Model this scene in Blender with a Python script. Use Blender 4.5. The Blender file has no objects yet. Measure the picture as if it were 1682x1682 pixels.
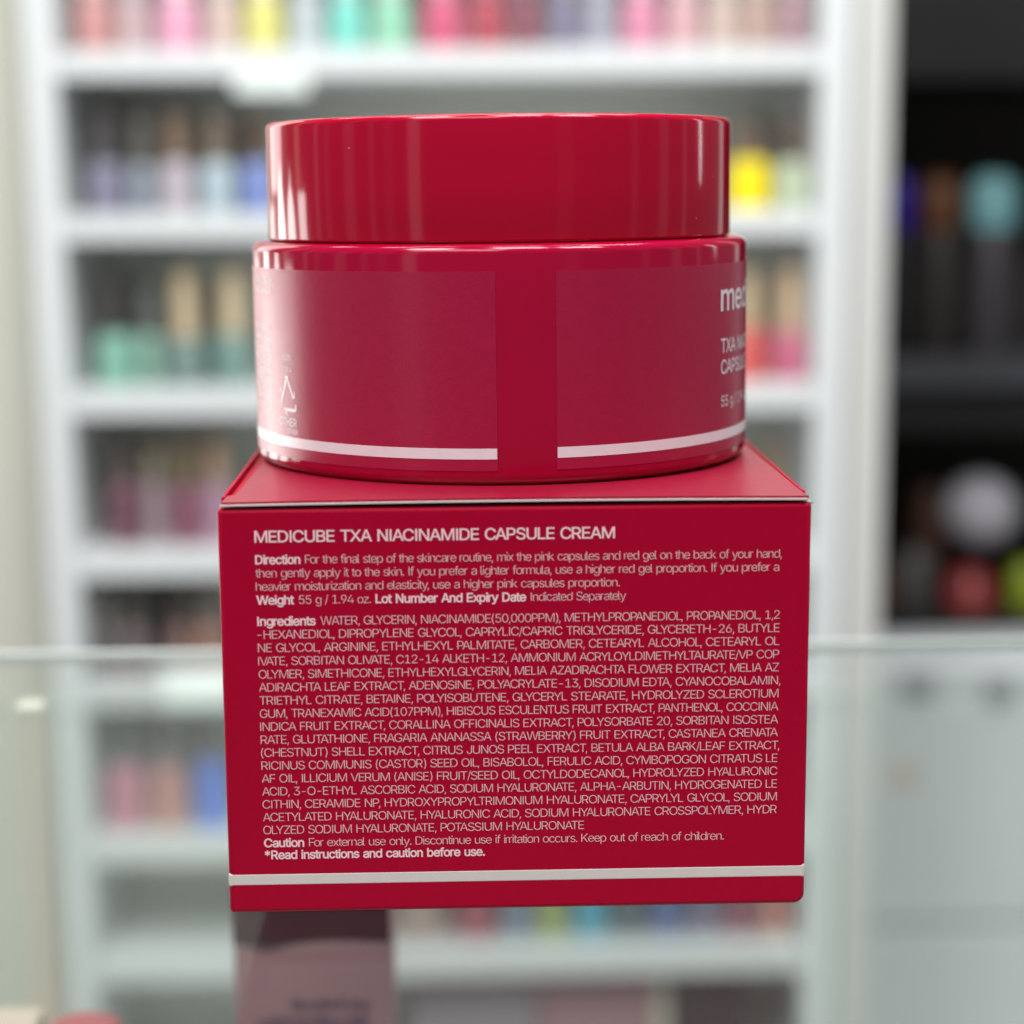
import bpy, bmesh, math, random, os
from mathutils import Vector, Matrix

random.seed(7)
SC = bpy.context.scene
COL = SC.collection
PI = math.pi

# ------------------------------------------------------------------ camera
cam = bpy.data.cameras.new('camera')
cam_ob = bpy.data.objects.new('camera', cam)
COL.objects.link(cam_ob)
SC.camera = cam_ob
yaw, pitch, roll = 0.02715, 0.16664, -0.00738
fwd = Vector((math.sin(yaw) * math.cos(pitch), math.cos(yaw) * math.cos(pitch), -math.sin(pitch)))
r0 = Vector((math.cos(yaw), -math.sin(yaw), 0))
u0 = r0.cross(fwd)
cr = math.cos(roll) * r0 + math.sin(roll) * u0
cu = -math.sin(roll) * r0 + math.cos(roll) * u0
M = Matrix((cr, cu, -fwd)).transposed().to_4x4()
M.translation = Vector((-0.00714, -0.24627, 0.09604))
cam_ob.matrix_world = M
cam.sensor_width = 36
cam.lens = 3132.95 / 1682 * 36
cam.clip_start = 0.01
cam.clip_end = 50
cam.dof.use_dof = True
cam.dof.focus_distance = 0.261
cam.dof.aperture_fstop = 11.0
cam.dof.aperture_blades = 0

# ------------------------------------------------------------------ world and exposure
SC.view_settings.view_transform = 'Standard'
SC.view_settings.look = 'None'
SC.view_settings.exposure = 0
SC.view_settings.gamma = 1
SC.view_settings.use_curve_mapping = False
SC.render.filter_size = 1.2
world = bpy.data.worlds.new('World')
SC.world = world
world.use_nodes = True
bg = world.node_tree.nodes['Background']
bg.inputs[0].default_value = (0.86, 0.93, 1.0, 1)
bg.inputs[1].default_value = 0.15


# ------------------------------------------------------------------ lamps of the shop, with added fill and streak lights
def lamp(name, loc, target, sx, sy, power, color=(1, 1, 1)):
    l = bpy.data.lights.new(name, 'AREA')
    l.shape = 'RECTANGLE'
    l.size, l.size_y, l.energy, l.color = sx, sy, power, color
    o = bpy.data.objects.new(name, l)
    COL.objects.link(o)
    o.location = loc
    d = Vector(target) - Vector(loc)
    o.rotation_euler = d.to_track_quat('-Z', 'Y').to_euler()
    return o


def beside(az, dist, z):
    """a spot at an azimuth round the jar: 0 towards the photographer, negative to the left"""
    a = math.radians(az)
    return (dist * math.sin(a), 0.048 - dist * math.cos(a), z)


JAR = (0, 0.048, 0.08)
lamp('overhead_light', (-0.45, -0.90, 1.30), (0, 0.0, 0.03), 1.0, 0.6, 12, (1.0, 0.96, 0.94))
for x in (-0.45, 0.10, 0.50):
    lamp('overhead_light', (x, -0.25, 1.15), (x * 0.3, 1.15, -0.18), 0.30, 0.4, 7.6, (0.985, 1.0, 1.0))  # added fill from the front, to brighten the shelf interior
for x in (-0.42, 0.06, 0.30, 0.62):
    lamp('overhead_light', (x, 0.40, 1.50), (x * 0.5, 0.42, 0.0), 0.12, 0.5, 3.5, (0.985, 1.0, 1.0))
lamp('overhead_light', (-0.05, 0.45, 0.80), (0.02, 0.95, -0.75), 0.9, 0.15, 3.6, (0.985, 1.0, 1.0))  # extra light put in to lift the lower shelf rows
# the bright doorway and shop front at the left: a dim upper part and bright low panes
lamp('window_lamp', beside(-139, 0.62, 0.29), (0, 0.048, 0.25), 0.20, 0.40, 0.85, (1.0, 0.80, 0.80))
lamp('window_lamp', beside(-113, 0.62, 0.29), (0, 0.048, 0.25), 0.05, 0.40, 0.06, (1.0, 0.70, 0.45))
for az, wd, hi, top, e in ((-149, 0.12, 0.22, 0.078, 0.18), (-133, 0.11, 0.25, 0.104, 0.58), (-121, 0.085, 0.24, 0.100, 0.46), (-110, 0.07, 0.22, 0.085, 0.40)):
    o = lamp('window_lamp', beside(az, 0.62, top - hi / 2), (0, 0.048, top - hi / 2), wd, hi, e, (1.0, 0.95, 0.92))
    if hi > 0.23:
        o.data.shape = 'ELLIPSE'
for az, wd, e in ((-54, 0.07, 0.022), (-63, 0.05, 0.030), (-76, 0.10, 0.075), (-90, 0.05, 0.022), (-98, 0.04, 0.045),
                  (30, 0.12, 0.022), (66, 0.05, 0.022), (84, 0.09, 0.055), (99, 0.03, 0.030)):
    lamp('streak_light', beside(az, 0.9, 0.12), JAR, wd, 0.8, e)  # unseen strips added so that the lid mirrors vertical streaks
lamp('streak_light', beside(-41, 0.9, 0.2), JAR, 0.10, 0.9, 0.20)  # this and the next two: strips added for single stronger streaks
lamp('streak_light', beside(112, 0.7, 0.23), JAR, 0.02, 0.26, 0.15)
lamp('streak_light', beside(138, 0.8, 0.1), JAR, 0.09, 0.8, 0.18)


# ------------------------------------------------------------------ helpers
def lin(h):
    out = []
    for i in (0, 2, 4):
        c = int(h[i:i + 2], 16) / 255
        out.append(c / 12.92 if c <= 0.04045 else ((c + 0.055) / 1.055) ** 2.4)
    return tuple(out) + (1,)


def material(name, color, rough=0.5, spec=0.5, noise=0.06, scale=60, bump=0.0, bump_scale=400, coat=0.0, stretch=None):
    m = bpy.data.materials.new(name)
    m.use_nodes = True
    nt = m.node_tree
    b = nt.nodes['Principled BSDF']
    if isinstance(color, str):
        color = lin(color)
    tc = nt.nodes.new('ShaderNodeTexCoord')
    src = tc.outputs['Object']
    if stretch:
        mp = nt.nodes.new('ShaderNodeMapping')
        mp.inputs['Scale'].default_value = stretch
        nt.links.new(src, mp.inputs[0])
        src = mp.outputs[0]
    n = nt.nodes.new('ShaderNodeTexNoise')
    n.inputs['Scale'].default_value = scale
    n.inputs['Detail'].default_value = 4
    nt.links.new(src, n.inputs['Vector'])
    mr = nt.nodes.new('ShaderNodeMapRange')
    mr.inputs[3].default_value = 1 - noise
    mr.inputs[4].default_value = 1 + noise
    nt.links.new(n.outputs[0], mr.inputs[0])
    mx = nt.nodes.new('ShaderNodeVectorMath')
    mx.operation = 'SCALE'
    mx.inputs[0].default_value = color[:3]
    nt.links.new(mr.outputs[0], mx.inputs['Scale'])
    nt.links.new(mx.outputs[0], b.inputs['Base Color'])
    mr2 = nt.nodes.new('ShaderNodeMapRange')
    mr2.inputs[3].default_value = rough * 0.9
    mr2.inputs[4].default_value = rough * 1.12
    nt.links.new(n.outputs[0], mr2.inputs[0])
    nt.links.new(mr2.outputs[0], b.inputs['Roughness'])
    b.inputs['Specular IOR Level'].default_value = spec
    b.inputs['Coat Weight'].default_value = coat
    if bump:
        n2 = nt.nodes.new('ShaderNodeTexNoise')
        n2.inputs['Scale'].default_value = bump_scale
        n2.inputs['Detail'].default_value = 3
        nt.links.new(src, n2.inputs['Vector'])
        bp = nt.nodes.new('ShaderNodeBump')
        bp.inputs['Strength'].default_value = bump
        bp.inputs['Distance'].default_value = 0.0002
        nt.links.new(n2.outputs[0], bp.inputs['Height'])
        nt.links.new(bp.outputs[0], b.inputs['Normal'])
    return m


def add_specks(m, scale, size, share):
    """sparse grains of pale dust lying on a glossy surface"""
    nt = m.node_tree
    b = nt.nodes['Principled BSDF']
    tc = nt.nodes.new('ShaderNodeTexCoord')
    vo = nt.nodes.new('ShaderNodeTexVoronoi')
    vo.inputs['Scale'].default_value = scale
    nt.links.new(tc.outputs['Object'], vo.inputs['Vector'])
    lt = nt.nodes.new('ShaderNodeMath')
    lt.operation = 'LESS_THAN'
    lt.inputs[1].default_value = size
    nt.links.new(vo.outputs['Distance'], lt.inputs[0])
    sp = nt.nodes.new('ShaderNodeSeparateColor')
    nt.links.new(vo.outputs['Color'], sp.inputs[0])
    l2 = nt.nodes.new('ShaderNodeMath')
    l2.operation = 'LESS_THAN'
    l2.inputs[1].default_value = share
    nt.links.new(sp.outputs[0], l2.inputs[0])
    mu = nt.nodes.new('ShaderNodeMath')
    mu.operation = 'MULTIPLY'
    nt.links.new(lt.outputs[0], mu.inputs[0])
    nt.links.new(l2.outputs[0], mu.inputs[1])
    mx = nt.nodes.new('ShaderNodeMix')
    mx.data_type = 'RGBA'
    old = b.inputs['Base Color'].links[0].from_socket
    nt.links.new(mu.outputs[0], mx.inputs[0])
    nt.links.new(old, mx.inputs[6])
    mx.inputs[7].default_value = (0.55, 0.28, 0.28, 1)
    nt.links.new(mx.outputs[2], b.inputs['Base Color'])


def mesh_obj(name, bm, mat, parent=None, smooth=False, angle=None):
    me = bpy.data.meshes.new(name)
    bmesh.ops.recalc_face_normals(bm, faces=bm.faces)
    bm.to_mesh(me)
    bm.free()
    me.materials.append(mat)
    if smooth:
        for p in me.polygons:
            p.use_smooth = True
        if angle:
            me.set_sharp_from_angle(angle=math.radians(angle))
    o = bpy.data.objects.new(name, me)
    COL.objects.link(o)
    if parent:
        o.parent = parent
    return o


def tag(o, label=None, cat=None, group=None, kind=None):
    if label:
        o['label'] = label
    if cat:
        o['category'] = cat
    if group:
        o['group'] = group
    if kind:
        o['kind'] = kind
    return o


def empty(name, loc):
    o = bpy.data.objects.new(name, None)
    o.empty_display_size = 0.02
    COL.objects.link(o)
    o.location = loc
    return o


def box_bm(x0, x1, y0, y1, z0, z1, bevel=0, seg=2, bm=None):
    b = bm or bmesh.new()
    r = bmesh.ops.create_cube(b, size=1)
    for v in r['verts']:
        v.co = Vector(((x0 + x1) / 2 + v.co.x * (x1 - x0), (y0 + y1) / 2 + v.co.y * (y1 - y0), (z0 + z1) / 2 + v.co.z * (z1 - z0)))
    if bevel:
        es = list({e for v in r['verts'] for e in v.link_edges})
        bmesh.ops.bevel(b, geom=es, offset=bevel, segments=seg, profile=0.5, affect='EDGES')
    return b


def lathe_bm(profile, seg=192, cx=0, cy=0, squash=None):
    """profile: list of (r, z) from the axis at the bottom to the axis at the top"""
    b = bmesh.new()
    rings = []
    for r, z in profile:
        if r < 1e-7:
            rings.append([b.verts.new((cx, cy, z))])
        else:
            ring = []
            for i in range(seg):
                a = 2 * PI * i / seg
                k = 1.0
                if squash:
                    k = 1 / max(abs(math.cos(a)), abs(math.sin(a))) ** squash
                ring.append(b.verts.new((cx + r * k * math.cos(a), cy + r * k * math.sin(a), z)))
            rings.append(ring)
    for A, B in zip(rings, rings[1:]):
        if len(A) == 1 and len(B) == 1:
            continue
        for i in range(seg):
            j = (i + 1) % seg
            if len(A) == 1:
                b.faces.new((A[0], B[i], B[j]))
            elif len(B) == 1:
                b.faces.new((A[i], A[j], B[0]))
            else:
                b.faces.new((A[i], A[j], B[j], B[i]))
    return b


def arc(cx, cz, r, a0, a1, n=6):
    return [(cx + r * math.cos(math.radians(a0 + (a1 - a0) * i / n)), cz + r * math.sin(math.radians(a0 + (a1 - a0) * i / n))) for i in range(n + 1)]


def prism_bm(poly, z0, z1, bevel=0):
    """polygon in x,y extruded from z0 to z1"""
    b = bmesh.new()
    lo = [b.verts.new((x, y, z0)) for x, y in poly]
    hi = [b.verts.new((x, y, z1)) for x, y in poly]
    b.faces.new(lo)
    b.faces.new(hi)
    for i in range(len(poly)):
        j = (i + 1) % len(poly)
        b.faces.new((lo[i], lo[j], hi[j], hi[i]))
    if bevel:
        bmesh.ops.bevel(b, geom=list(b.edges), offset=bevel, segments=2, profile=0.5, affect='EDGES')
    return b


# ---- lettering: outlines of each run of text as flat polygons
FONT = None
try:
    fp = os.path.join(bpy.utils.system_resource('DATAFILES', path='fonts'), 'Inter.woff2')
    FONT = bpy.data.fonts.load(fp)
except Exception:
    FONT = None


def outlines(txt):
    """closed contours [(x, y), ...] of a run of text of size 1, and its extent in x"""
    c_ = bpy.data.curves.new('lettering', 'FONT')
    c_.body = txt
    if FONT:
        c_.font = FONT
    c_.size = 1
    o = bpy.data.objects.new('lettering', c_)
    COL.objects.link(o)
    crv = o.to_curve(bpy.context.evaluated_depsgraph_get())
    out = []
    for sp in crv.splines:
        pts = []
        bp = sp.bezier_points
        n = len(bp)
        for i in range(n):
            p, q = bp[i], bp[(i + 1) % n]
            straight = (p.handle_right - p.co).length < 1e-5 and (q.handle_left - q.co).length < 1e-5
            m = 1 if straight or (abs((p.handle_right - p.co).cross(q.co - p.co).z) < 1e-6 and abs((q.handle_left - p.co).cross(q.co - p.co).z) < 1e-6) else 4
            for k in range(m):
                t = k / m
                v = (1 - t) ** 3 * p.co + 3 * (1 - t) ** 2 * t * p.handle_right + 3 * (1 - t) * t * t * q.handle_left + t ** 3 * q.co
                if not pts or (Vector(pts[-1]) - Vector(v[:2])).length > 1e-4:
                    pts.append((v.x, v.y))
        if len(pts) > 2 and (Vector(pts[0]) - Vector(pts[-1])).length < 1e-4:
            pts.pop()
        if len(pts) > 2:
            out.append(pts)
    o.to_curve_clear()
    bpy.data.objects.remove(o)
    bpy.data.curves.remove(c_)
    xs = [p[0] for c in out for p in c]
    return out, (min(xs), max(xs)) if xs else (0, 0)


def area(c):
    return sum(c[i - 1][0] * c[i][1] - c[i][0] * c[i - 1][1] for i in range(len(c))) / 2


def winding(p, c):
    r = 0
    for i in range(len(c)):
        (x0, y0), (x1, y1) = c[i - 1], c[i]
        if (y0 > p[1]) != (y1 > p[1]) and p[0] < (x1 - x0) * (p[1] - y0) / (y1 - y0) + x0:
            r += 1 if y1 > y0 else -1
    return r


def thicken(c, d, sign):
    """move a contour outwards (for an outer one) by d"""
    if not d:
        return c
    out = []
    n = len(c)
    for i in range(n):
        a_, b_, e_ = Vector(c[i - 1]), Vector(c[i]), Vector(c[(i + 1) % n])
        t0, t1 = (b_ - a_).normalized(), (e_ - b_).normalized()
        n0, n1 = Vector((t0.y, -t0.x)), Vector((t1.y, -t1.x))
        m = n0 + n1
        if m.length < 0.3:
            m = n0
        else:
            m = m.normalized() / max(0.45, m.normalized().dot(n0))
        out.append(tuple(b_ + m * d * sign))
    return out


from mathutils.geometry import delaunay_2d_cdt
_h = outlines('H')[0]
CAP = max(p[1] for p in _h[0])
_w = outlines('HH')[1]
HH = _w[1] - _w[0]
STEM = 0.064
RAW, GLYPHS = {}, {}


def glyph(c, weight):
    """one letter: verts (x, y, layer), faces, advance"""
    if (c, weight) in GLYPHS:
        return GLYPHS[c, weight]
    if c not in RAW:
        if c == ' ':
            RAW[c] = ([], 0.26)
        elif c == 'I':          # a plain bar, as in the printed grotesque
            RAW[c] = ([[(0.074, 0), (0.074 + STEM, 0), (0.074 + STEM, CAP), (0.074, CAP)]], 0.148 + STEM)
        else:
            cs, (x0, x1) = outlines(c)
            w3 = outlines('H' + c + 'H')[1]
            adv = w3[1] - w3[0] - HH
            lsb = (adv - (x1 - x0)) / 2
            RAW[c] = ([[(x - x0 + lsb, y) for x, y in k] for k in cs], adv)
    cs, adv = RAW[c]
    V, F = [], []
    if cs:
        sg = 1 if area(max(cs, key=lambda k: abs(area(k)))) > 0 else -1
        loops = [thicken(k, weight, sg) for k in cs]
        P, E = [], []
        for lp in loops:
            base = len(P)
            P += [Vector(p) for p in lp]
            E += [(base + i, base + (i + 1) % len(lp)) for i in range(len(lp))]
        pv, _, pf, *_r = delaunay_2d_cdt(P, E, [], 0, 1e-5)
        V = [(p.x, p.y, 0) for p in pv]
        for t in pf:
            m = (sum(pv[i].x for i in t) / len(t), sum(pv[i].y for i in t) / len(t))
            if sum(winding(m, lp) for lp in loops) * sg > 0:
                F.append(tuple(t))
        used = sorted({i for t in F for i in t})
        ix = {i: k for k, i in enumerate(used)}
        V = [V[i] for i in used]
        F = [tuple(ix[i] for i in t) for t in F]
    GLYPHS[c, weight] = (V, F, adv)
    return GLYPHS[c, weight]


KERN = {}
for pair, k in (('AT TA AV VA AY YA LT LY LV PA', 0.075), ('AC CA AG AO OA TO OT TY YT YC CY YO OY FA KO RY RT LO LC PO DA', 0.022), ("r, y, T. T, P, Y, L,", 0.05), ('Fo To Yo', 0.04)):
    for p_ in pair.split():
        KERN[p_] = -k


def layout(txt, weight=0.0, track=0.0):
    """verts (x, y, layer), faces, width of a run of text of size 1"""
    V, F, x, prev = [], [], 0.0, ''
    for c in txt:
        v, f, adv = glyph(c, weight)
        x += KERN.get(prev + c, 0.0)
        k = len(V)
        V += [(x + p, q, l) for p, q, l in v]
        F += [tuple(q + k for q in p) for p in f]
        x += adv + track + weight
        prev = c
    x0 = min(v[0] for v in V)
    x1 = max(v[0] for v in V)
    return [(p - x0, q, l) for p, q, l in V], F, x1 - x0


BOLD, LIGHT = 0.017, -0.012


def add_flat_line(bm, runs, x0, x1, z, cap, y, track=-0.058):
    V, F, x = [], [], 0.0
    for i, (s, b) in enumerate(runs):
        v, f, w = layout(s, BOLD * b if b else LIGHT, track)
        if i:
            x += 0.27
        k = len(V)
        V += [(a + x, q, l) for a, q, l in v]
        F += [tuple(q + k for q in p) for p in f]
        x += w
    s = cap / CAP
    sx = (x1 - x0) / x
    vv = [bm.verts.new((x0 + a * sx, y - l * 0.000004, z + b * s)) for a, b, l in V]
    for p in F:
        try:
            bm.faces.new([vv[i] for i in p])
        except ValueError:
            pass


# ------------------------------------------------------------------ materials
m_plastic = material('red glossy plastic', (0.38, 0.0007, 0.031), 0.10, 0.40, 0.03, 40, bump=0.05, bump_scale=60)
m_lid = material('red glossy lid plastic', (0.43, 0.0006, 0.025), 0.10, 0.40, 0.04, 30, bump=0.06, bump_scale=220, stretch=(1, 1, 0.02))
add_specks(m_lid, 330, 0.035, 0.16)
add_specks(m_plastic, 330, 0.04, 0.10)
m_label = material('matte red label film', (0.375, 0.004, 0.044), 0.30, 0.55, 0.10, 900, bump=0.12, bump_scale=2600)
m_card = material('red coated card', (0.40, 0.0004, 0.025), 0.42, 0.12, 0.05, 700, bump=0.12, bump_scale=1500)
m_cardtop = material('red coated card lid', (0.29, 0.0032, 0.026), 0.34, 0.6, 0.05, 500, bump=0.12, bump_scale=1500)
m_cardedge = material('raw white card edge', (0.62, 0.52, 0.50), 0.8, 0.2, 0.1, 900)
add_specks(m_label, 260, 0.03, 0.10)
m_print = material('pale printed ink', (0.95, 0.62, 0.66), 0.55, 0.3, 0.08, 700)
m_printb = material('pale printed bar', (0.68, 0.60, 0.57), 0.5, 0.3, 0.05, 500, bump=0.1, bump_scale=1500)
m_jarprint = material('white label ink', (0.82, 0.72, 0.75), 0.32, 0.75, 0.05, 500)
m_white = material('white painted board', (0.68, 0.70, 0.70), 0.45, 0.4, 0.04, 8)
m_back = material('grey shelf back', (0.66, 0.66, 0.60), 0.7, 0.3, 0.08, 6)
m_pillar = material('warm white paint', (0.58, 0.57, 0.54), 0.6, 0.3, 0.04, 5)
m_wall = material('beige grey wall paint', (0.60, 0.59, 0.51), 0.8, 0.2, 0.07, 3)
m_black = material('black lacquer', (0.012, 0.011, 0.011), 0.5, 0.3, 0.2, 8)
m_darkgrey = material('dark grey board', (0.055, 0.055, 0.062), 0.5, 0.3, 0.2, 8)
m_taupe = material('dark taupe panel', (0.05, 0.043, 0.034), 0.6, 0.3, 0.2, 8)
m_alu = material('satin aluminium', (0.44, 0.48, 0.46), 0.4, 0.5, 0.04, 30)
m_cream = material('cream upright', (0.60, 0.58, 0.50), 0.5, 0.4, 0.05, 9)
m_floor = material('pale grey floor tile', (0.45, 0.46, 0.46), 0.5, 0.4, 0.06, 3)
m_cab = material('pale grey cabinet laminate', (0.86, 0.87, 0.89), 0.5, 0.4, 0.05, 4)


def glass_material(name, haze0, haze1):  # the diffuse share paints in the pale haze of reflections
    m = bpy.data.materials.new(name)
    m.use_nodes = True
    nt = m.node_tree
    nt.nodes.clear()
    out = nt.nodes.new('ShaderNodeOutputMaterial')
    tr = nt.nodes.new('ShaderNodeBsdfTransparent')
    tr.inputs[0].default_value = (0.945, 0.965, 0.952, 1)
    gl = nt.nodes.new('ShaderNodeBsdfGlossy')
    gl.inputs['Roughness'].default_value = 0.12
    gl.inputs['Color'].default_value = (0.95, 1, 0.97, 1)
    df = nt.nodes.new('ShaderNodeBsdfDiffuse')
    df.inputs['Color'].default_value = (0.79, 0.82, 0.81, 1)
    tc = nt.nodes.new('ShaderNodeTexCoord')
    n = nt.nodes.new('ShaderNodeTexNoise')
    n.inputs['Scale'].default_value = 14
    nt.links.new(tc.outputs['Object'], n.inputs['Vector'])
    mr = nt.nodes.new('ShaderNodeMapRange')
    mr.inputs[3].default_value = haze0
    mr.inputs[4].default_value = haze1
    nt.links.new(n.outputs[0], mr.inputs[0])
    m1 = nt.nodes.new('ShaderNodeMixShader')
    nt.links.new(mr.outputs[0], m1.inputs[0])
    nt.links.new(tr.outputs[0], m1.inputs[1])
    nt.links.new(df.outputs[0], m1.inputs[2])
    lw = nt.nodes.new('ShaderNodeLayerWeight')
    lw.inputs[0].default_value = 0.5
    pw = nt.nodes.new('ShaderNodeMath')
    pw.operation = 'POWER'
    pw.inputs[1].default_value = 5.0
    nt.links.new(lw.outputs['Facing'], pw.inputs[0])
    ml = nt.nodes.new('ShaderNodeMath')
    ml.operation = 'MULTIPLY_ADD'
    ml.inputs[1].default_value = 0.30
    ml.inputs[2].default_value = 0.012
    nt.links.new(pw.outputs[0], ml.inputs[0])
    m2 = nt.nodes.new('ShaderNodeMixShader')
    nt.links.new(ml.outputs[0], m2.inputs[0])
    nt.links.new(m1.outputs[0], m2.inputs[1])
    nt.links.new(gl.outputs[0], m2.inputs[2])
    nt.links.new(m2.outputs[0], out.inputs[0])
    return m


m_glass = glass_material('counter glass', 0.006, 0.013)
m_door = glass_material('rear pane glass with mixed-in haze', 0.010, 0.026)  # stronger painted haze, to veil the shelf behind the pane

# ------------------------------------------------------------------ the setting
fl = mesh_obj('floor', box_bm(-3, 3, -2, 4, -1.04, -1.0), m_floor)
tag(fl, kind='structure')

w = mesh_obj('wall', box_bm(-1.6, -0.309, 1.16, 1.24, -1.0, 1.0), m_wall)
tag(w, 'plain beige grey wall panel left of the white display shelf', 'wall')
pl = mesh_obj('pillar', box_bm(0.2705, 0.2955, 1.098, 1.40, -1.0, 1.0, 0.003), m_pillar)
tag(pl, 'warm white upright pillar between the white shelf and the black cabinet', 'pillar')

# ------------------------------------------------------------------ glass counter under the box
gc = empty('glass_counter', (0, 0.02, -1.0))
tag(gc, 'greenish glass display counter that the red box and jar stand on', 'counter')


def child(name, bm, mat, parent, **k):
    o = mesh_obj(name, bm, mat, None, **k)
    o.parent = parent
    o.matrix_parent_inverse = Matrix.Translation(parent.location).inverted()
    return o


CX0, CX1, CY0, CY1 = -0.55, 0.55, -0.13, 0.150
child('glass_top', box_bm(CX0, CX1, CY0, CY1, -0.008, 0.0, 0.0006), m_glass, gc)
child('rear_trim', box_bm(CX0, CX1, CY1 + 0.0005, CY1 + 0.0025, -0.0022, 0.0002, 0.0005), m_alu, gc)
child('glass_shelf', box_bm(CX0 + 0.01, CX1 - 0.01, CY0 + 0.01, CY1 - 0.012, -0.126, -0.120), m_glass, gc)
child('glass_side', box_bm(CX0, CX0 + 0.006, CY0 + 0.001, CY1 - 0.001, -0.45, -0.0085), m_glass, gc)
child('glass_side', box_bm(CX1 - 0.006, CX1, CY0 + 0.001, CY1 - 0.001, -0.45, -0.0085), m_glass, gc)
child('rear_pane', box_bm(CX0 + 0.007, CX1 - 0.007, CY1 - 0.0035, CY1 - 0.0005, -0.45, -0.0085), m_door, gc)
child('base_cabinet', box_bm(CX0, CX1, CY0, CY1, -1.0, -0.451, 0.002), m_white, gc)
child('upright', box_bm(-0.1003, -0.0945, CY1 - 0.010, CY1 - 0.0045, -0.4505, -0.0085, 0.001), m_cream, gc)

# ------------------------------------------------------------------ red carton
H, W2, DP = 0.05541, 0.039, 0.0846
carton = empty('cosmetics_carton', (0, 0, 0))
tag(carton, 'crimson cardboard carton printed with a long ingredients list, standing on the glass counter', 'box')

bm = bmesh.new()
prof = [(-W2, 0.0), (W2 - 0.0009, 0.0), (W2 - 0.0002, 0.0006), (W2, 0.0012), (W2, H), (-W2, H)]
fr_ = [bm.verts.new((x, 0, z)) for x, z in prof]
bk_ = [bm.verts.new((x, DP, z)) for x, z in prof]
bm.faces.new(fr_)
bm.faces.new(bk_)
for i in range(len(prof)):
    j = (i + 1) % len(prof)
    bm.faces.new((fr_[i], fr_[j], bk_[j], bk_[i]))
bmesh.ops.bevel(bm, geom=list(bm.edges), offset=0.0006, segments=4, profile=0.5, affect='EDGES')
cbody = mesh_obj('carton_body', bm, m_card, carton, smooth=True, angle=40)
for p in cbody.data.polygons:
    p.use_smooth = p.area < 1e-4          # the panels stay flat, only the folds are rounded

# side panels rising a little above the dust flaps
for s in (-1, 1):
    mesh_obj('side_panel', box_bm(*sorted((s * W2, s * (W2 - 0.0005))), 0.0050, DP - 0.001, H - 0.0002, H + 0.0008, 0.00015), m_card, carton)

# lid flap: a bowed sheet with a white cut edge along the front
top_poly = [(-W2 + 0.0006, 0.0002), (W2 - 0.0004, 0.0002), (W2 - 0.0007, 0.004), (W2 - 0.0012, DP), (-W2 + 0.0032, DP), (-W2 + 0.0018, 0.0062), (-W2 + 0.0008, 0.0060)]


def lid_z(x, y):
    u = x / W2
    return H + 0.00045 + 0.00022 * (1 - u * u) * math.exp(-y / 0.02) + 0.00012 * u * 0


def sheet(poly, t0, t1, name, mat, shrink=0.0):
    """cut polygon into strips along x so that it can bow"""
    b = bmesh.new()
    vs = [b.verts.new((x, y, 0)) for x, y in poly]
    f = b.faces.new(vs)
    for k in range(1, 32):
        x = -W2 + 2 * W2 * k / 32
        bmesh.ops.bisect_plane(b, geom=list(b.verts) + list(b.edges) + list(b.faces), plane_co=(x, 0, 0), plane_no=(1, 0, 0))
    for y in (0.01, 0.025, 0.05):
        bmesh.ops.bisect_plane(b, geom=list(b.verts) + list(b.edges) + list(b.faces), plane_co=(0, y, 0), plane_no=(0, 1, 0))
    top = list(b.faces)
    r = bmesh.ops.extrude_face_region(b, geom=top)
    for v in b.verts:
        v.tag = False
    for g in r['geom']:
        if isinstance(g, bmesh.types.BMVert):
            g.tag = True
    for v in b.verts:
        v.co.z = lid_z(v.co.x, v.co.y) + (t1 if v.tag else t0)
    return mesh_obj(name, b, mat, carton)


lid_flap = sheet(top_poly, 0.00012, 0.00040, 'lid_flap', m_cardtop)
edge_poly = [(-W2 + 0.0004, -0.0001), (W2 - 0.0006, -0.0001), (W2 - 0.0010, 0.0030), (-W2 + 0.0010, 0.0030)]
sheet(edge_poly, -0.00012, 0.00011, 'card_edge', m_cardedge)

# worn white corner
bm = bmesh.new()
bmesh.ops.create_icosphere(bm, subdivisions=2, radius=0.00045)
for v in bm.verts:
    v.co *= 1 + random.uniform(-0.3, 0.3)
    v.co = Vector((W2 - 0.00045 + v.co.x * 1.4, 0.0006 + v.co.y, H + 0.0001 + v.co.z * 0.7 - v.co.x * 0.6))
mesh_obj('worn_corner', bm, m_cardedge, carton, smooth=True)

YT = -0.00004
mesh_obj('printed_bar', box_bm(-W2 - 0.00003, W2 + 0.00003, -0.00003, 0.012, 0.00368, 0.00579, 0.0004, 2), m_printb, carton)

mm = 0.001
bm = bmesh.new()
add_flat_line(bm, [('MEDICUBE TXA NIACINAMIDE CAPSULE CREAM', 0.45)], -34.18 * mm, 13.06 * mm, 50.96 * mm, 1.53 * mm, YT)
mesh_obj('title_text', bm, m_print, carton)

bm = bmesh.new()
CB = 1.17 * mm
X0 = -34.17 * mm
add_flat_line(bm, [('Direction', 1), ('For the final step of the skincare routine, mix the pink capsules and red gel on the back of your hand,', 0)], X0, 35.13 * mm, 48.07 * mm, CB, YT)
add_flat_line(bm, [('then gently apply it to the skin. If you prefer a lighter formula, use a higher red gel proportion. If you prefer a', 0)], X0, 34.8 * mm, 46.28 * mm, CB, YT)
add_flat_line(bm, [('heavier moisturization and elasticity, use a higher pink capsules proportion.', 0)], X0, 13.68 * mm, 44.49 * mm, CB, YT)
add_flat_line(bm, [('Weight', 1), ('55 g / 1.94 oz.', 0), ('Lot Number And Expiry Date', 1), ('Indicated Separately', 0)], X0, 14.53 * mm, 42.66 * mm, CB, YT)
mesh_obj('directions_text', bm, m_print, carton)

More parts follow.
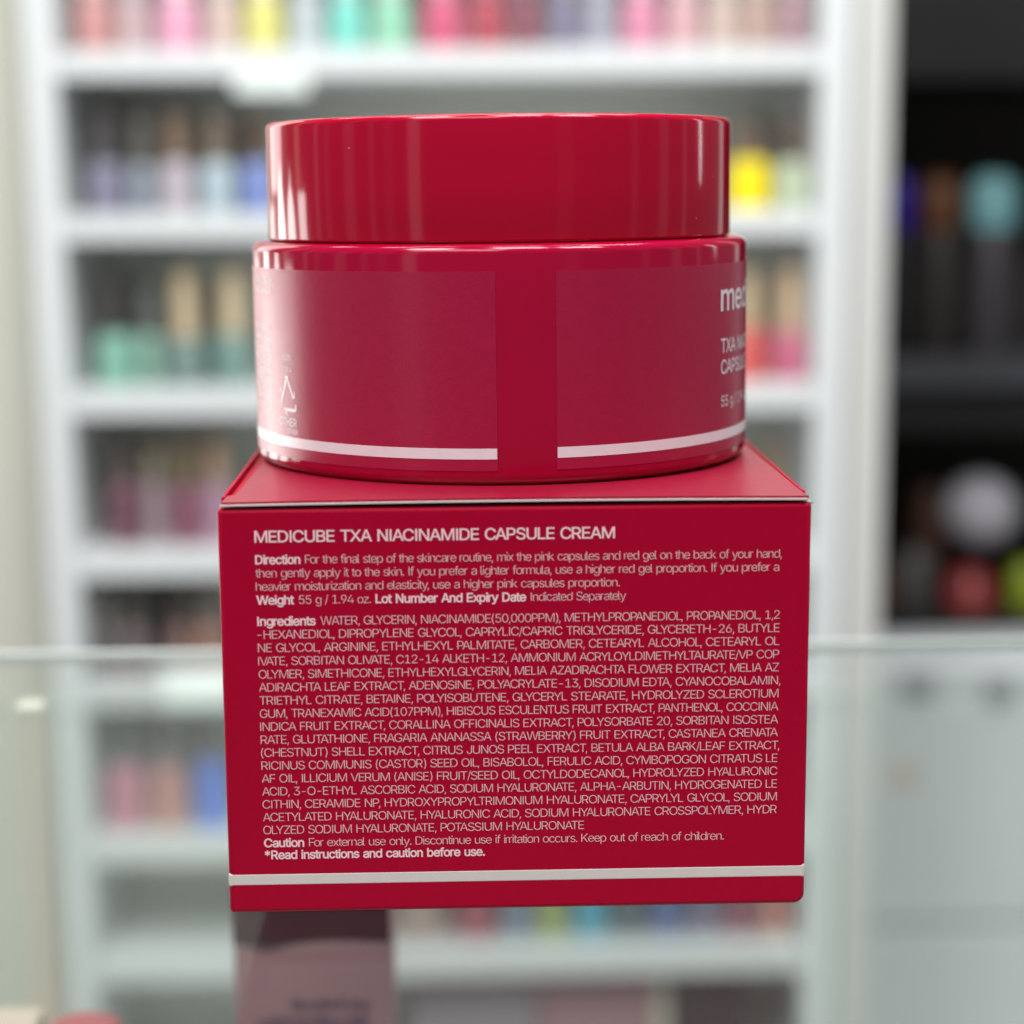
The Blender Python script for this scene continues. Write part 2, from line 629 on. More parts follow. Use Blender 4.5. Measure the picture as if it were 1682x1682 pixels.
ING = [
    'WATER, GLYCERIN, NIACINAMIDE(50,000PPM), METHYLPROPANEDIOL, PROPANEDIOL, 1,2',
    '-HEXANEDIOL, DIPROPYLENE GLYCOL, CAPRYLIC/CAPRIC TRIGLYCERIDE, GLYCERETH-26, BUTYLE',
    'NE GLYCOL, ARGININE, ETHYLHEXYL PALMITATE, CARBOMER, CETEARYL ALCOHOL, CETEARYL OL',
    'IVATE, SORBITAN OLIVATE, C12-14 ALKETH-12, AMMONIUM ACRYLOYLDIMETHYLTAURATE/VP COP',
    'OLYMER, SIMETHICONE, ETHYLHEXYLGLYCERIN, MELIA AZADIRACHTA FLOWER EXTRACT, MELIA AZ',
    'ADIRACHTA LEAF EXTRACT, ADENOSINE, POLYACRYLATE-13, DISODIUM EDTA, CYANOCOBALAMIN,',
    'TRIETHYL CITRATE, BETAINE, POLYISOBUTENE, GLYCERYL STEARATE, HYDROLYZED SCLEROTIUM',
    'GUM, TRANEXAMIC ACID(107PPM), HIBISCUS ESCULENTUS FRUIT EXTRACT, PANTHENOL, COCCINIA',
    'INDICA FRUIT EXTRACT, CORALLINA OFFICINALIS EXTRACT, POLYSORBATE 20, SORBITAN ISOSTEA',
    'RATE, GLUTATHIONE, FRAGARIA ANANASSA (STRAWBERRY) FRUIT EXTRACT, CASTANEA CRENATA',
    '(CHESTNUT) SHELL EXTRACT, CITRUS JUNOS PEEL EXTRACT, BETULA ALBA BARK/LEAF EXTRACT,',
    'RICINUS COMMUNIS (CASTOR) SEED OIL, BISABOLOL, FERULIC ACID, CYMBOPOGON CITRATUS LE',
    'AF OIL, ILLICIUM VERUM (ANISE) FRUIT/SEED OIL, OCTYLDODECANOL, HYDROLYZED HYALURONIC',
    'ACID, 3-O-ETHYL ASCORBIC ACID, SODIUM HYALURONATE, ALPHA-ARBUTIN, HYDROGENATED LE',
    'CITHIN, CERAMIDE NP, HYDROXYPROPYLTRIMONIUM HYALURONATE, CAPRYLYL GLYCOL, SODIUM',
    'ACETYLATED HYALURONATE, HYALURONIC ACID, SODIUM HYALURONATE CROSSPOLYMER, HYDR',
    'OLYZED SODIUM HYALURONATE, POTASSIUM HYALURONATE']
bm = bmesh.new()
for i, s in enumerate(ING):
    z = (39.80 - i * (39.80 - 11.13) / 16) * mm
    x1 = 8.93 if i == 16 else (35.2 if s.endswith(',') else 34.98)
    add_flat_line(bm, [('Ingredients', 1), (s, 0)] if i == 0 else [(s, 0)], X0 + 0.03 * mm, x1 * mm, z, CB * 1.01, YT)
mesh_obj('ingredients_text', bm, m_print, carton)

bm = bmesh.new()
add_flat_line(bm, [('Caution', 1), ('For external use only. Discontinue use if irritation occurs. Keep out of reach of children.', 0)], X0 + 0.05 * mm, 27.87 * mm, 9.32 * mm, CB, YT)
add_flat_line(bm, [('*Read instructions and caution before use.', 1)], X0 + 0.1 * mm, -4.45 * mm, 7.63 * mm, CB, YT)
mesh_obj('caution_text', bm, m_print, carton)

# ------------------------------------------------------------------ red jar
JX, JY, RL, RB, HB, HL = -0.00062, 0.0482, 0.03501, 0.03749, 0.03267, 0.04998
jar = empty('cream_jar', (JX, JY, H + 0.00096))
jar.rotation_euler = (0, -0.0045, 0)
tag(jar, 'round glossy crimson cream jar with wide screw lid standing on top of the carton', 'jar')

body = [(0, 0.0006), (RB - 0.006, 0.0006), (RB - 0.0032, 0.0)] + arc(RB - 0.0014, 0.0014, 0.0014, -90, 0, 6) + \
       [(RB, 0.010), (RB, 0.022)] + arc(RB - 0.0013, HB - 0.0013, 0.0013, 0, 80, 7) + \
       [(RL - 0.0006, HB + 0.0001), (RL - 0.0008, HB - 0.0003), (RL - 0.0016, HB - 0.0003), (RL - 0.0016, HB + 0.003), (0, HB + 0.003)]
mesh_obj('jar_body', lathe_bm(body, 256), m_plastic, jar, smooth=True, angle=50)
lidp = [(0, HB + 0.0031), (RL - 0.0012, HB + 0.0031), (RL - 0.0012, HB + 0.00018)] + arc(RL - 0.0004, HB + 0.00058, 0.0004, -90, 0, 3) + \
       [(RL, HB + 0.008), (RL, HL - 0.006)] + arc(RL - 0.0009, HL - 0.0009, 0.0009, 0, 90, 7) + [(RL - 0.003, HL), (RL - 0.0034, HL - 0.0002), (0, HL - 0.0002)]
mesh_obj('lid', lathe_bm(lidp, 256), m_lid, jar, smooth=True, angle=50)


def ang(a_deg, r, z):
    a = math.radians(a_deg)
    return (r * math.sin(a), -r * math.cos(a), z)


def wrap_patch(a0, a1, z0, z1, r, n=220, th=0.00003):
    b = bmesh.new()
    rows = []
    for i in range(n + 1):
        a = a0 + (a1 - a0) * i / n
        rows.append((b.verts.new(ang(a, r, z0)), b.verts.new(ang(a, r, z1)), b.verts.new(ang(a, r - th, z0)), b.verts.new(ang(a, r - th, z1))))
    for A, B in zip(rows, rows[1:]):
        b.faces.new((A[0], B[0], B[1], A[1]))
        b.faces.new((A[1], B[1], B[3], A[3]))
        b.faces.new((A[0], A[2], B[2], B[0]))
    for A in (rows[0], rows[-1]):
        b.faces.new((A[0], A[1], A[3], A[2]))
    return b


label = mesh_obj('wrap_label', wrap_patch(10.3, 357.8, 0.0021, 0.0291, RB + 0.00007, 260, 0.00006), m_label, jar, smooth=True, angle=50)
mesh_obj('label_stripe', wrap_patch(10.4, 357.75, 0.00372, 0.00520, RB + 0.00010, 260, 0.00002), m_jarprint, label, smooth=True, angle=50)


def wrap_text(bm, s, a_left, z, cap, weight=0.0, track=-0.03, xs=1.0, right=False):
    v, f, w = layout(s, weight, track)
    k = cap / CAP
    off = -w if right else 0
    R = RB + 0.00011
    vv = [bm.verts.new(ang(a_left + math.degrees((x + off) * k * xs / R), R + l * 0.000004, z + y * k)) for x, y, l in v]
    for p in f:
        try:
            bm.faces.new([vv[i] for i in p])
        except ValueError:
            pass


bm = bmesh.new()
wrap_text(bm, 'medicube', 56.0, 22.4 * mm, 3.9 * mm, 0.010, -0.03, 1.25)
mesh_obj('logo_text', bm, m_jarprint, label)
bm = bmesh.new()
wrap_text(bm, 'TXA NIACINAMIDE', 56.2, 16.3 * mm, 2.05 * mm, 0.004, -0.04, 1.08)
wrap_text(bm, 'CAPSULE CREAM', 56.3, 13.25 * mm, 2.05 * mm, 0.004, -0.04, 1.08)
wrap_text(bm, '55 g / 1.94 oz.', 56.5, 8.5 * mm, 1.6 * mm, 0.000, -0.03)
mesh_obj('front_text', bm, m_jarprint, label)

# recycling mark: three bent arrows round the small characters
bm = bmesh.new()


def stroke(p, q, wd):
    """flat bar on the label from p to q, both (arc mm, z mm) about the mark's centre"""
    R = RB + 0.00011
    d = Vector((q[0] - p[0], q[1] - p[1]))
    nrm = Vector((-d.y, d.x)).normalized() * wd * 0.68
    vs = []
    for pt, s in ((p, 1), (q, 1), (q, -1), (p, -1)):
        x, z = pt[0] + s * nrm.x, pt[1] + s * nrm.y
        vs.append(bm.verts.new(ang(-56.0 + math.degrees(x * mm / R), R, (11.0 + z) * mm)))
    bm.faces.new(vs)


stroke((-0.2, 2.5), (-1.75, -0.7), 0.30)
stroke((-1.75, -0.7), (-1.85, -1.5), 0.22)
stroke((-2.3, 0.7), (-1.7, 0.9), 0.22)
stroke((0.15, 2.55), (1.7, -0.2), 0.30)
stroke((1.25, 0.05), (1.95, 0.0), 0.22)
stroke((1.95, 0.9), (1.95, -0.1), 0.22)
stroke((-0.6, 2.8), (0.35, 2.75), 0.24)
stroke((2.3, -1.0), (2.2, -1.9), 0.26)
stroke((-0.9, -1.9), (2.2, -1.9), 0.30)
stroke((-0.9, -1.7), (-0.2, -2.7), 0.24)
mesh_obj('recycling_mark', bm, m_jarprint, label)
bm = bmesh.new()
wrap_text(bm, 'OTHER', -52.4, 6.75 * mm, 1.15 * mm, 0.008, -0.03, 1.0, True)
wrap_text(bm, 'OTHER', -52.1, 5.65 * mm, 0.75 * mm, 0.000, -0.03, 1.0, True)
wrap_text(bm, 'ooth', -54.0, 16.2 * mm, 0.95 * mm, 0.000, -0.03, 1.0, True)
wrap_text(bm, 'inks', -54.0, 14.6 * mm, 0.95 * mm, 0.000, -0.03, 1.0, True)
for k, s in enumerate(('WATER, GLYCERIN,', 'NIACINAMIDE', 'METHYLPROPANEDIOL', 'PROPANEDIOL, 1,2', 'HEXANEDIOL', 'DIPROPYLENE', 'GLYCOL, CAPRYLIC', 'TRIGLYCERIDE', 'GLYCERETH-26')):
    wrap_text(bm, s, -64.0, (20.2 - 1.45 * k) * mm, 0.85 * mm, 0.000, -0.03, 1.0, True)
wrap_text(bm, 'CAPSULE CREAM', -62.0, 27.0 * mm, 0.9 * mm, 0.000, -0.03, 1.0, True)
wrap_text(bm, 'NIACINAMIDE', -63.0, 25.6 * mm, 0.9 * mm, 0.000, -0.03, 1.0, True)
mesh_obj('back_text', bm, m_jarprint, label)

# ------------------------------------------------------------------ cartons inside the counter
m_mauve = material('mauve carton card', (0.36, 0.195, 0.215), 0.5, 0.3, 0.06, 60)
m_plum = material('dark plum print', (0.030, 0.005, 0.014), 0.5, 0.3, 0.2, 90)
m_violet = material('faded violet print', (0.11, 0.06, 0.11), 0.5, 0.3, 0.1, 90)
pk = empty('mauve_carton', (-0.0382, 0.135, -0.12))
tag(pk, 'mauve carton with dark plum top band and faded violet print, standing under the counter glass', 'box')
child('carton_body', box_bm(-0.0539, -0.0224, 0.119, 0.146, -0.12, -0.0400, 0.0006), m_mauve, pk)
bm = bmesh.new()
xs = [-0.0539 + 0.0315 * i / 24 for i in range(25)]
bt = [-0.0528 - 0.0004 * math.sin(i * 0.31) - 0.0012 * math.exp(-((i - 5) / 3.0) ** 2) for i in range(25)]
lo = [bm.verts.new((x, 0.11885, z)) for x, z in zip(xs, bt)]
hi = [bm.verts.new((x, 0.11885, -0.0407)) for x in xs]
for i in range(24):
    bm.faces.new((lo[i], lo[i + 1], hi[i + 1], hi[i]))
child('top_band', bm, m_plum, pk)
bm = bmesh.new()
for row, (xa, xb, z, h) in enumerate(((-0.0425, -0.0262, -0.0672, 0.0026), (-0.0495, -0.0265, -0.0712, 0.0030))):
    n = 7 + 3 * row
    for i in range(n):
        x = xa + (xb - xa) * i / n
        hh = h * random.uniform(0.6, 1.0)
        box_bm(x, x + (xb - xa) / n * random.uniform(0.55, 0.9), 0.11880, 0.11886, z, z + hh, 0, 1, bm)
child('violet_print', bm, m_violet, pk)

m_rose = material('dusty rose card', (0.30, 0.05, 0.06), 0.5, 0.3, 0.06, 60)
m_sand = material('sand card', (0.42, 0.34, 0.28), 0.5, 0.3, 0.06, 60)
c = mesh_obj('rose_tube', lathe_bm([(0, -0.12), (0.0072, -0.1198), (0.0078, -0.119), (0.0078, -0.0690)] + arc(0.0058, -0.0690, 0.002, 0, 90, 5) + [(0, -0.067)], 40, -0.0835, 0.1135), m_rose, None, smooth=True, angle=50)
tag(c, 'dusty rose rounded tube top at the bottom left, under the glass', 'tube')
c = mesh_obj('sand_carton', box_bm(-0.1230, -0.0925, 0.098, 0.121, -0.1195, -0.0662, 0.0006), m_sand)
tag(c, 'sand coloured carton beside the rose tube at the bottom left corner, under the glass', 'box')

# ------------------------------------------------------------------ white display shelf
SX0, SX1, SY0, SY1 = -0.3024, 0.2676, 1.1, 1.25
BOARD_Z = [0.175, 0.0638, -0.0593, -0.1759, -0.273, -0.3911, -0.4838]
BT = 0.018
sh = empty('display_shelf', (-0.0174, 1.17, -1.0))
tag(sh, 'tall white display shelf filled with rows of colourful polish bottles', 'shelf')
child('side_panel', box_bm(SX0, -0.2813, SY0, SY1, -1.0, 0.60, 0.0015), m_white, sh)
child('side_panel', box_bm(0.246, SX1, SY0, SY1, -1.0, 0.60, 0.0015), m_white, sh)
child('back_panel', box_bm(-0.2811, 0.2458, SY1 - 0.008, SY1, -1.0, 0.60), m_back, sh)
for z in BOARD_Z + [0.30, -0.60, -0.80]:
    child('shelf_board', box_bm(-0.2811, 0.2458, SY0 + 0.001, SY1 - 0.0085, z, z + BT, 0.0012), m_white, sh)

ITEMS = [
    (0, -0.2598, 0.0298, 0.0400, 0.0346, 'd9b7ae', 'c98a88', 'salmon'),
    (0, -0.2327, 0.0202, 0.0399, 0.0347, 'ddd0d0', 'd5b4b8', 'pale shell pink'),
    (0, -0.2021, 0.0362, 0.0406, 0.0339, 'e8d8dc', 'e59fba', 'candy pink'),
    (0, -0.1705, 0.0219, 0.0404, 0.0339, 'e5dcd2', 'e0c4b8', 'pale beige'),
    (0, -0.1423, 0.0312, 0.0403, 0.0339, 'efe9c8', 'e3dc78', 'lemon yellow'),
    (0, -0.1119, 0.0245, 0.0402, 0.0339, 'd8dcdc', 'c3cdd0', 'pale grey'),
    (0, -0.0832, 0.0279, 0.0400, 0.0339, 'd0ece6', '79dccb', 'aqua'),
    (0, -0.0526, 0.0292, 0.0399, 0.0340, 'd0ece0', '93d6b4', 'mint green'),
    (0, -0.0157, 0.0326, 0.0397, 0.0340, 'e0a0b0', 'd24a74', 'crimson pink'),
    (0, 0.0158, 0.0263, 0.0396, 0.0340, 'c87080', 'b8304a', 'rose red'),
    (0, 0.0426, 0.0238, 0.0395, 0.0340, '9a7080', '8a3c54', 'wine'),
    (0, 0.0698, 0.0255, 0.0393, 0.0341, 'a8a0b0', '7c7490', 'dusk purple'),
    (0, 0.0949, 0.0213, 0.0392, 0.0341, 'd0d0d8', 'a8a8b8', 'silver lilac'),
    (0, 0.1243, 0.0307, 0.0391, 0.0341, 'e8c0cc', 'dc86a6', 'rose pink'),
    (0, 0.1545, 0.0265, 0.0390, 0.0341, 'e8d4d4', 'dcaab0', 'blush'),
    (0, 0.1819, 0.0231, 0.0388, 0.0341, 'e0d6cc', 'd6bcb0', 'cream beige'),
    (0, 0.2066, 0.0231, 0.0387, 0.0342, 'd8c8bc', 'c2a094', 'tan'),
    (0, 0.2310, 0.0223, 0.0386, 0.0342, 'c8b0b0', 'b08890', 'dusty mauve'),
    (1, -0.2568, 0.0289, 0.0383, 0.0385, '4a4444', '7c7890', 'lavender grey'),
    (1, -0.2306, 0.0187, 0.0356, 0.0327, '6f6a62', '8f98a4', 'slate'),
    (1, -0.2063, 0.0230, 0.0380, 0.0311, '8e745e', 'c8bcc4', 'pale lilac'),
    (1, -0.1777, 0.0273, 0.0378, 0.0319, '877663', 'b6c8d0', 'ice blue'),
    (1, -0.1482, 0.0265, 0.0376, 0.0311, '7a6656', '7c92d4', 'periwinkle blue'),
    (1, 0.2027, 0.0347, 0.0369, 0.0225, '6e5a48', 'f0d818', 'bright yellow'),
    (1, 0.2331, 0.0226, 0.0350, 0.0284, '5a4238', 'c6d4b4', 'pale green'),
    (2, -0.2551, 0.0294, 0.0392, 0.0414, '37302c', '7cb8a2', 'mint'),
    (2, -0.2298, 0.0182, 0.0389, 0.0337, '6a6e68', '84b09c', 'sea green'),
    (2, -0.2045, 0.0268, 0.0343, 0.0492, 'dcc6a0', '6e8c86', 'teal grey'),
    (2, -0.1705, 0.0282, 0.0375, 0.0458, 'dcc8a2', '6c948a', 'grey green'),
    (2, 0.2036, 0.0260, 0.0384, 0.0409, 'd8c09a', 'e0504c', 'coral red'),
    (2, 0.2333, 0.0264, 0.0359, 0.0458, 'd8bc98', 'cc5c80', 'magenta pink'),
    (3, -0.2532, 0.0254, 0.0494, 0.0301, '544a42', '6c2a44', 'plum'),
    (3, -0.2302, 0.0158, 0.0469, 0.0266, '9c9078', 'a48c94', 'greyish rose'),
    (3, -0.2078, 0.0219, 0.0444, 0.0333, '8a7658', '8c4460', 'mulberry'),
    (3, -0.1849, 0.0202, 0.0464, 0.0311, 'b8987c', 'b88ca4', 'orchid'),
    (3, 0.2017, 0.0192, 0.0396, 0.0291, '6c5e4a', 'a08c70', 'sand'),
    (3, 0.2237, 0.0214, 0.0394, 0.0336, '8c7458', 'a89c8c', 'stone'),
    (4, -0.2697, 0.0160, 0.0385, 0.0250, '8a8480', '6a6260', 'smoke grey'),
    (4, -0.2493, 0.0231, 0.0382, 0.0309, '58504a', '6c5c5c', 'cocoa'),
    (4, -0.2155, 0.0178, 0.0377, 0.0310, '5c4c44', '8c6458', 'chestnut'),
    (4, -0.1934, 0.0213, 0.0374, 0.0283, '8c8278', 'b07c68', 'terracotta'),
    (5, -0.2606, 0.0319, 0.0492, 0.0266, '5c6668', 'd4708e', 'hot pink'),
    (5, -0.2285, 0.0288, 0.0487, 0.0290, '7a7674', 'd88078', 'peach red'),
    (5, -0.1965, 0.0297, 0.0538, 0.0210, '7c7672', '3c74e8', 'cobalt blue'),
    (6, -0.0414, 0.0459, 0.0431, 0.0100, 'c8b8b0', 'c0a8a0', 'nude'),
    (6, 0.0013, 0.0322, 0.0423, 0.0100, 'c8a8a8', 'b85c6c', 'rosewood'),
    (6, 0.0321, 0.0239, 0.0418, 0.0100, 'c0c8d0', '8ca4bc', 'powder blue'),
    (6, 0.0588, 0.0258, 0.0413, 0.0100, 'd0d8c0', 'b4c67c', 'lime'),
    (6, 0.0883, 0.0295, 0.0408, 0.0100, 'b0d8e0', '48bcd8', 'cyan'),
    (6, 0.1178, 0.0240, 0.0402, 0.0100, '8ca0a0', '607c80', 'grey teal'),
    (6, 0.1469, 0.0287, 0.0397, 0.0100, 'a0acc4', '5c7cb4', 'denim blue'),
    (6, 0.1756, 0.0231, 0.0392, 0.0100, 'b0b0c0', '8c88a8', 'heather'),
    (6, 0.2029, 0.0259, 0.0387, 0.0100, 'c0a0a8', 'a46076', 'raspberry'),
    (6, 0.2298, 0.0241, 0.0382, 0.0100, 'd0b0a8', 'd07c70', 'coral'),
]
ROWN = ['on the top shelf row', 'on the second shelf row, level with the jar lid', 'on the third shelf row, level with the jar body',
        'on the fourth shelf row, level with the carton top', 'on the shelf row just above the counter edge',
        'on the first shelf row seen through the glass', 'on the lowest coloured row, seen through the glass below the carton']


def muted(h, k):
    return tuple(a * (1 - k) + 0.30 * k for a in lin(h)[:3])


def bottle(name, x, y, z, wd, hb, hc, capc, bodc, label, group):
    t = empty(name, (x, y, z))
    tag(t, label, 'bottle', group)
    r = wd / 2
    rb = r * 0.9
    b = [(0, 0), (rb - 0.0015, 0)] + arc(rb - 0.0015, 0.0015, 0.0015, -90, 0, 3) + [(rb, hb * 0.80)] + \
        [(rb * 0.93, hb * 0.90), (rb * 0.6, hb * 0.975), (rb * 0.45, hb), (0, hb)]
    mesh_obj('bottle_body', lathe_bm(b, 28, squash=0.35), material(name + ' body', muted(bodc, 0.0 if bodc in ('f0d818', '3c74e8') else 0.20), 0.25, 0.5, 0.05, 50), t, smooth=True, angle=50)
    rc = rb * 0.74
    cp = [(0, hb + 0.0003), (rc, hb + 0.0003), (rc * 0.95, hb + hc * 0.6), (rc * 0.86, hb + hc - 0.002)] + arc(rc * 0.86 - 0.002, hb + hc - 0.002, 0.002, 0, 90, 4) + [(0, hb + hc)]
    mesh_obj('cap', lathe_bm(cp, 28), material(name + ' cap', muted(capc, 0.12), 0.35, 0.4, 0.05, 50), t, smooth=True, angle=50)
    return t


for (row, x, wd, hb, hc, cc, bc, nm) in ITEMS:
    art = 'an' if nm[0] in 'aeiou' else 'a'
    bottle('polish_bottle', x, SY0 + 0.028 + wd / 2, BOARD_Z[row] + BT, wd, hb, hc, cc, bc,
           '%s polish bottle %s' % (nm, ROWN[row]), 'polish bottles on the white shelf')

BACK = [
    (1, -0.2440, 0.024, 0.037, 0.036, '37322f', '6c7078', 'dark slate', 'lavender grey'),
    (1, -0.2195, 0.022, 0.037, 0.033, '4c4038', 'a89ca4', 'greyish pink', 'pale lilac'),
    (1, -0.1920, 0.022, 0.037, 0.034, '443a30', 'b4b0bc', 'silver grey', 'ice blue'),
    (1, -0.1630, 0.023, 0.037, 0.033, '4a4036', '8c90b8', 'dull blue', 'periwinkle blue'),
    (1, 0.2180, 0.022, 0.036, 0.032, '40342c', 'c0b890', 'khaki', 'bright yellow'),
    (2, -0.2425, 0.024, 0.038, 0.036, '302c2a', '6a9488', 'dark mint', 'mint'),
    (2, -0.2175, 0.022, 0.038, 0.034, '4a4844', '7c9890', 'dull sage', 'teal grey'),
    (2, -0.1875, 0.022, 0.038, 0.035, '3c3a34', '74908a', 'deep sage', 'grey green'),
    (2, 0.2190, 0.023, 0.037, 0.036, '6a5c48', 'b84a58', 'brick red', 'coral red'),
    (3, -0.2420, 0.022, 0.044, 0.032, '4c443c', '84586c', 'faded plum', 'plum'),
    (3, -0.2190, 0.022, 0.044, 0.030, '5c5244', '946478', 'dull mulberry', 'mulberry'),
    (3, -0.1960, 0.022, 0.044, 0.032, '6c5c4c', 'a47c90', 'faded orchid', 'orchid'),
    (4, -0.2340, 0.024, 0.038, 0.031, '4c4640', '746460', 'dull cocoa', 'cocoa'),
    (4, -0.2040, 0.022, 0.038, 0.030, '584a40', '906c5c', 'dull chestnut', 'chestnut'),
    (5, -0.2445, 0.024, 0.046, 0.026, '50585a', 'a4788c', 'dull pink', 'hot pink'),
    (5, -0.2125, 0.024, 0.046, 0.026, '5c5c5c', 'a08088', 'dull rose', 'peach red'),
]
for (row, x, wd, hb, hc, cc, bc, nm, front) in BACK:
    bottle('polish_bottle', x, SY0 + 0.075 + wd / 2, BOARD_Z[row] + BT, wd, hb, hc, cc, bc,
           '%s polish bottle in the back row, behind the %s one' % (nm, front), 'polish bottles on the white shelf')

m_tag = material('white card tag', (0.72, 0.77, 0.74), 0.5, 0.3, 0.02, 60)
for x0, x1, z, h, lb in ((-0.1578, -0.1074, 0.1705, 0.016, 'blank white price tag on the edge of the upper shelf board, above the jar lid'),
                        (-0.2230, -0.1690, -0.2530, 0.034, 'bright white price tag seen through the glass left of the carton')):
    t = mesh_obj('price_tag', box_bm(x0, x1, -0.0012, 0.0012, -h / 2, h / 2, 0.0004), m_tag)
    t.location = (0, SY0 - 0.012, z)
    t.rotation_euler = (-0.05 if z > 0 else -0.85, 0, 0)
    tag(t, lb, 'price tag', 'shelf price tags')
    mesh_obj('tag_clip', box_bm(x0 + 0.004, x1 - 0.004, 0.0013, 0.0105, -h / 2, -h / 2 + 0.003, 0.0003), m_alu, t)

# dark items on the lowest visible row
m_maroon = material('dark maroon card', (0.014, 0.003, 0.005), 0.5, 0.3, 0.1, 60)
m_greyc = material('mauve grey card', (0.30, 0.27, 0.30), 0.5, 0.3, 0.1, 60)
m_cremc = material('pale cream card', (0.62, 0.58, 0.48), 0.5, 0.3, 0.1, 60)
zb = -0.60 + BT
for (x0, x1, zt, m_, lb) in ((-0.05, 0.045, -0.502, m_greyc, 'wide mauve grey carton on the bottom shelf beside the mauve counter carton'),
                             (0.047, 0.135, -0.503, m_mauve, 'dull mauve carton on the bottom shelf left of the cream carton'),
                             (0.137, 0.148, -0.500, m_cremc, 'thin pale cream carton on the bottom shelf beside the maroon one'),
                             (0.156, 0.208, -0.500, m_maroon, 'dark maroon carton on the bottom shelf at the lower right')):
    c = mesh_obj('stocked_carton', box_bm(x0, x1, SY0 + 0.03, SY0 + 0.10, zb, zt, 0.001), m_)
    tag(c, lb, 'box', 'cartons on the bottom shelf')

# ------------------------------------------------------------------ dark cabinet on a pale base, at the right
cb = empty('black_cabinet', (0.8, 1.6, -0.306))
tag(cb, 'black open cabinet with dark shelves right of the white pillar', 'cabinet')
child('back_panel', box_bm(0.30, 1.3, 1.74, 1.76, -0.305, 1.0), m_taupe, cb)
child('side_panel', box_bm(0.30, 0.318, 1.46, 1.739, -0.305, 1.0), m_black, cb)
child('side_panel', box_bm(1.282, 1.30, 1.46, 1.739, -0.305, 1.0), m_black, cb)
for z0, z1, m_ in ((-0.0822, -0.0548, m_darkgrey), (0.19, 0.27, m_black), (-0.305, -0.290, m_black)):
    child('shelf_board', box_bm(0.3185, 1.2815, 1.45, 1.739, z0, z1, 0.001), m_, cb)
child('lower_panel', box_bm(0.3185, 1.2815, 1.47, 1.484, -0.122, -0.083), m_black, cb)
lc = empty('low_cabinet', (0.8, 1.58, -1.0))
tag(lc, 'pale grey low cabinet below the black shelves, seen through the glass at the right', 'cabinet')
child('cabinet_body', box_bm(0.299, 1.30, 1.40, 1.77, -1.0, -0.3065, 0.003), m_cab, lc)
child('drawer_front', box_bm(0.306, 0.800, 1.388, 1.3995, -0.560, -0.316, 0.002), m_cab, lc)
child('drawer_front', box_bm(0.306, 0.800, 1.388, 1.3995, -0.990, -0.568, 0.002), m_cab, lc)
m_handle = material('dull grey handle metal', (0.42, 0.42, 0.45), 0.45, 0.5, 0.08, 30)
child('handle', box_bm(0.381, 0.410, 1.376, 1.3875, -0.345, -0.326, 0.003), m_handle, lc)
child('handle', box_bm(0.455, 0.482, 1.376, 1.3875, -0.350, -0.331, 0.003), m_handle, lc)
child('paper_sticker', box_bm(0.374, 0.400, 1.3868, 1.3878, -0.436, -0.408, 0.0003), material('peach paper', (0.80, 0.68, 0.60), 0.6, 0.3, 0.05, 30), lc)

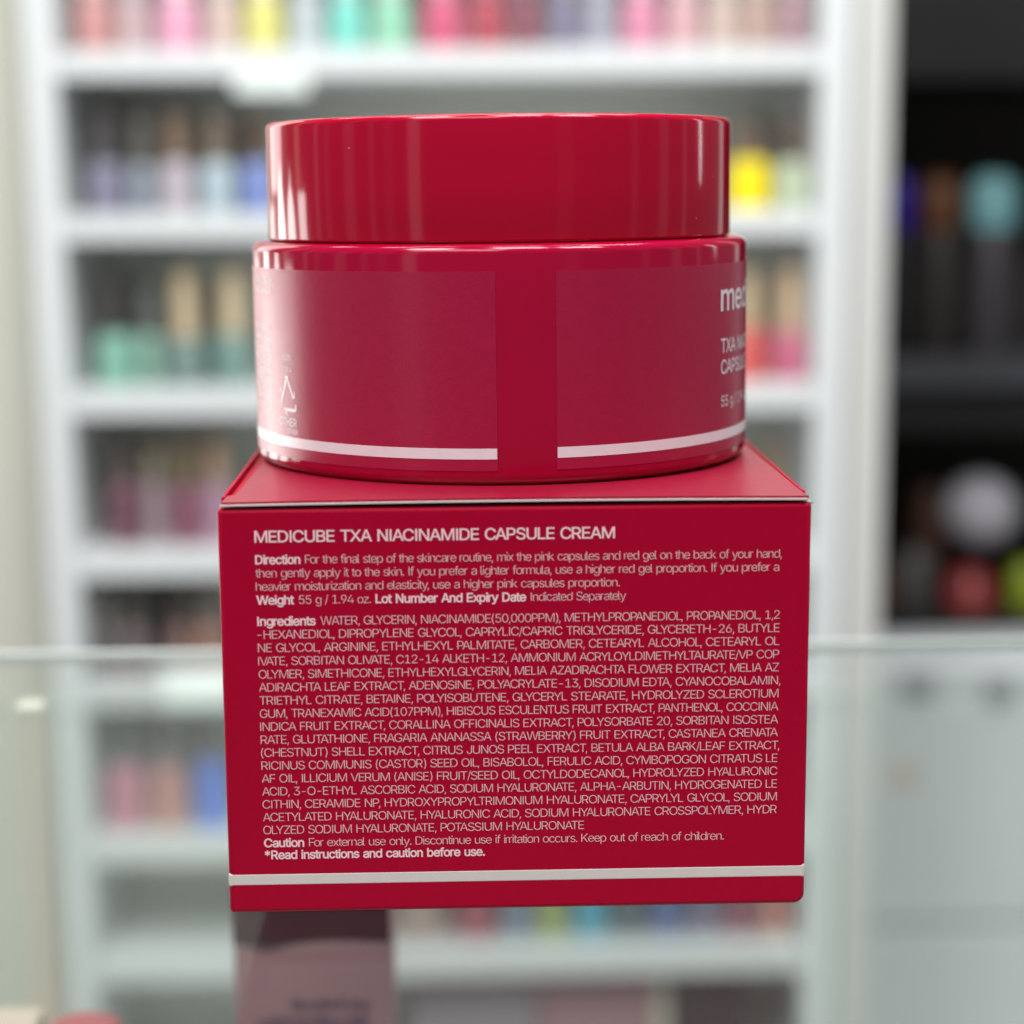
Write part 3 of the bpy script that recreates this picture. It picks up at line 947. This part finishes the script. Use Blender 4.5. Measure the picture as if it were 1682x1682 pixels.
for (x, wd, cc, bc, nm) in ((0.395, 0.028, '1c1a1c', '201c1e', 'indigo'), (0.432, 0.040, '181516', '2a2423', 'brown'), (0.480, 0.044, '242226', '3a363a', 'teal')):
    t = empty('dark_bottle', (x, 1.50, -0.0548))
    col = {'indigo': '22107c', 'brown': '5a3418', 'teal': '74a4a8'}[nm]
    tag(t, 'tall dark bottle with a %s round top in the black cabinet' % nm, 'bottle', 'bottles in the black cabinet')
    r = wd / 2
    mesh_obj('bottle_body', lathe_bm([(0, 0), (r, 0), (r, 0.100), (r * 0.8, 0.112), (0, 0.113)], 32), material('dark bottle body', bc, 0.4, 0.4), t, smooth=True, angle=50)
    mesh_obj('cap', lathe_bm([(0, 0.1131), (r * 0.95, 0.1135), (r * 1.0, 0.130), (r * 0.98, 0.150), (r * 0.7, 0.160), (0, 0.163)], 32), material('bottle top', col, 0.4, 0.4), t, smooth=True, angle=50)

CZ = -0.290


def jar_thing(name, x, y, prof, colr, label, cat):
    o = mesh_obj(name, lathe_bm(prof, 40), material(name + ' paint', colr, 0.35, 0.5, 0.05, 40), None, smooth=True, angle=50)
    o.location = (x, y, CZ)
    tag(o, label, cat)
    return o


jar_thing('brown_pot', 0.386, 1.475, [(0, 0), (0.006, 0), (0.0075, 0.01), (0.007, 0.035), (0.004, 0.040), (0, 0.041)], '54301e', 'small brown pot at the left end of the black cabinet floor', 'pot')
jar_thing('grey_pot', 0.414, 1.485, [(0, 0), (0.018, 0), (0.020, 0.01), (0.019, 0.045), (0.012, 0.056), (0, 0.058)], '484644', 'dull grey rounded pot beside the brown pot in the black cabinet', 'pot')
jar_thing('brown_jar', 0.440, 1.54, [(0, 0), (0.015, 0), (0.016, 0.01), (0.016, 0.09), (0.012, 0.104), (0, 0.106)], '442a20', 'tall dark brown jar behind the red dome in the black cabinet', 'jar')
jar_thing('red_pot', 0.464, 1.475, [(0, 0), (0.023, 0), (0.025, 0.012), (0.022, 0.028), (0.012, 0.038), (0, 0.041)], '8c3434', 'red domed pot in front of the white ball in the black cabinet', 'pot')
jar_thing('lime_pot', 0.516, 1.475, [(0, 0), (0.014, 0), (0.0155, 0.012), (0.014, 0.038), (0.008, 0.044), (0, 0.045)], '84921e', 'lime green pot at the right edge of the photo', 'pot')
pp = empty('round_ornament', (0.487, 1.53, CZ))
tag(pp, 'round white ball on a dark stand behind the red pot in the black cabinet', 'ornament')
mesh_obj('stand', lathe_bm([(0, 0), (0.02, 0), (0.02, 0.004), (0.007, 0.010), (0.006, 0.046), (0, 0.046)], 32), m_black, pp, smooth=True, angle=50)
bm = bmesh.new()
bmesh.ops.create_uvsphere(bm, u_segments=32, v_segments=20, radius=0.036, matrix=Matrix.Translation((0, 0, 0.082)))
mesh_obj('ball', bm, material('ball paint', 'aca8ae', 0.4, 0.4), pp, smooth=True)
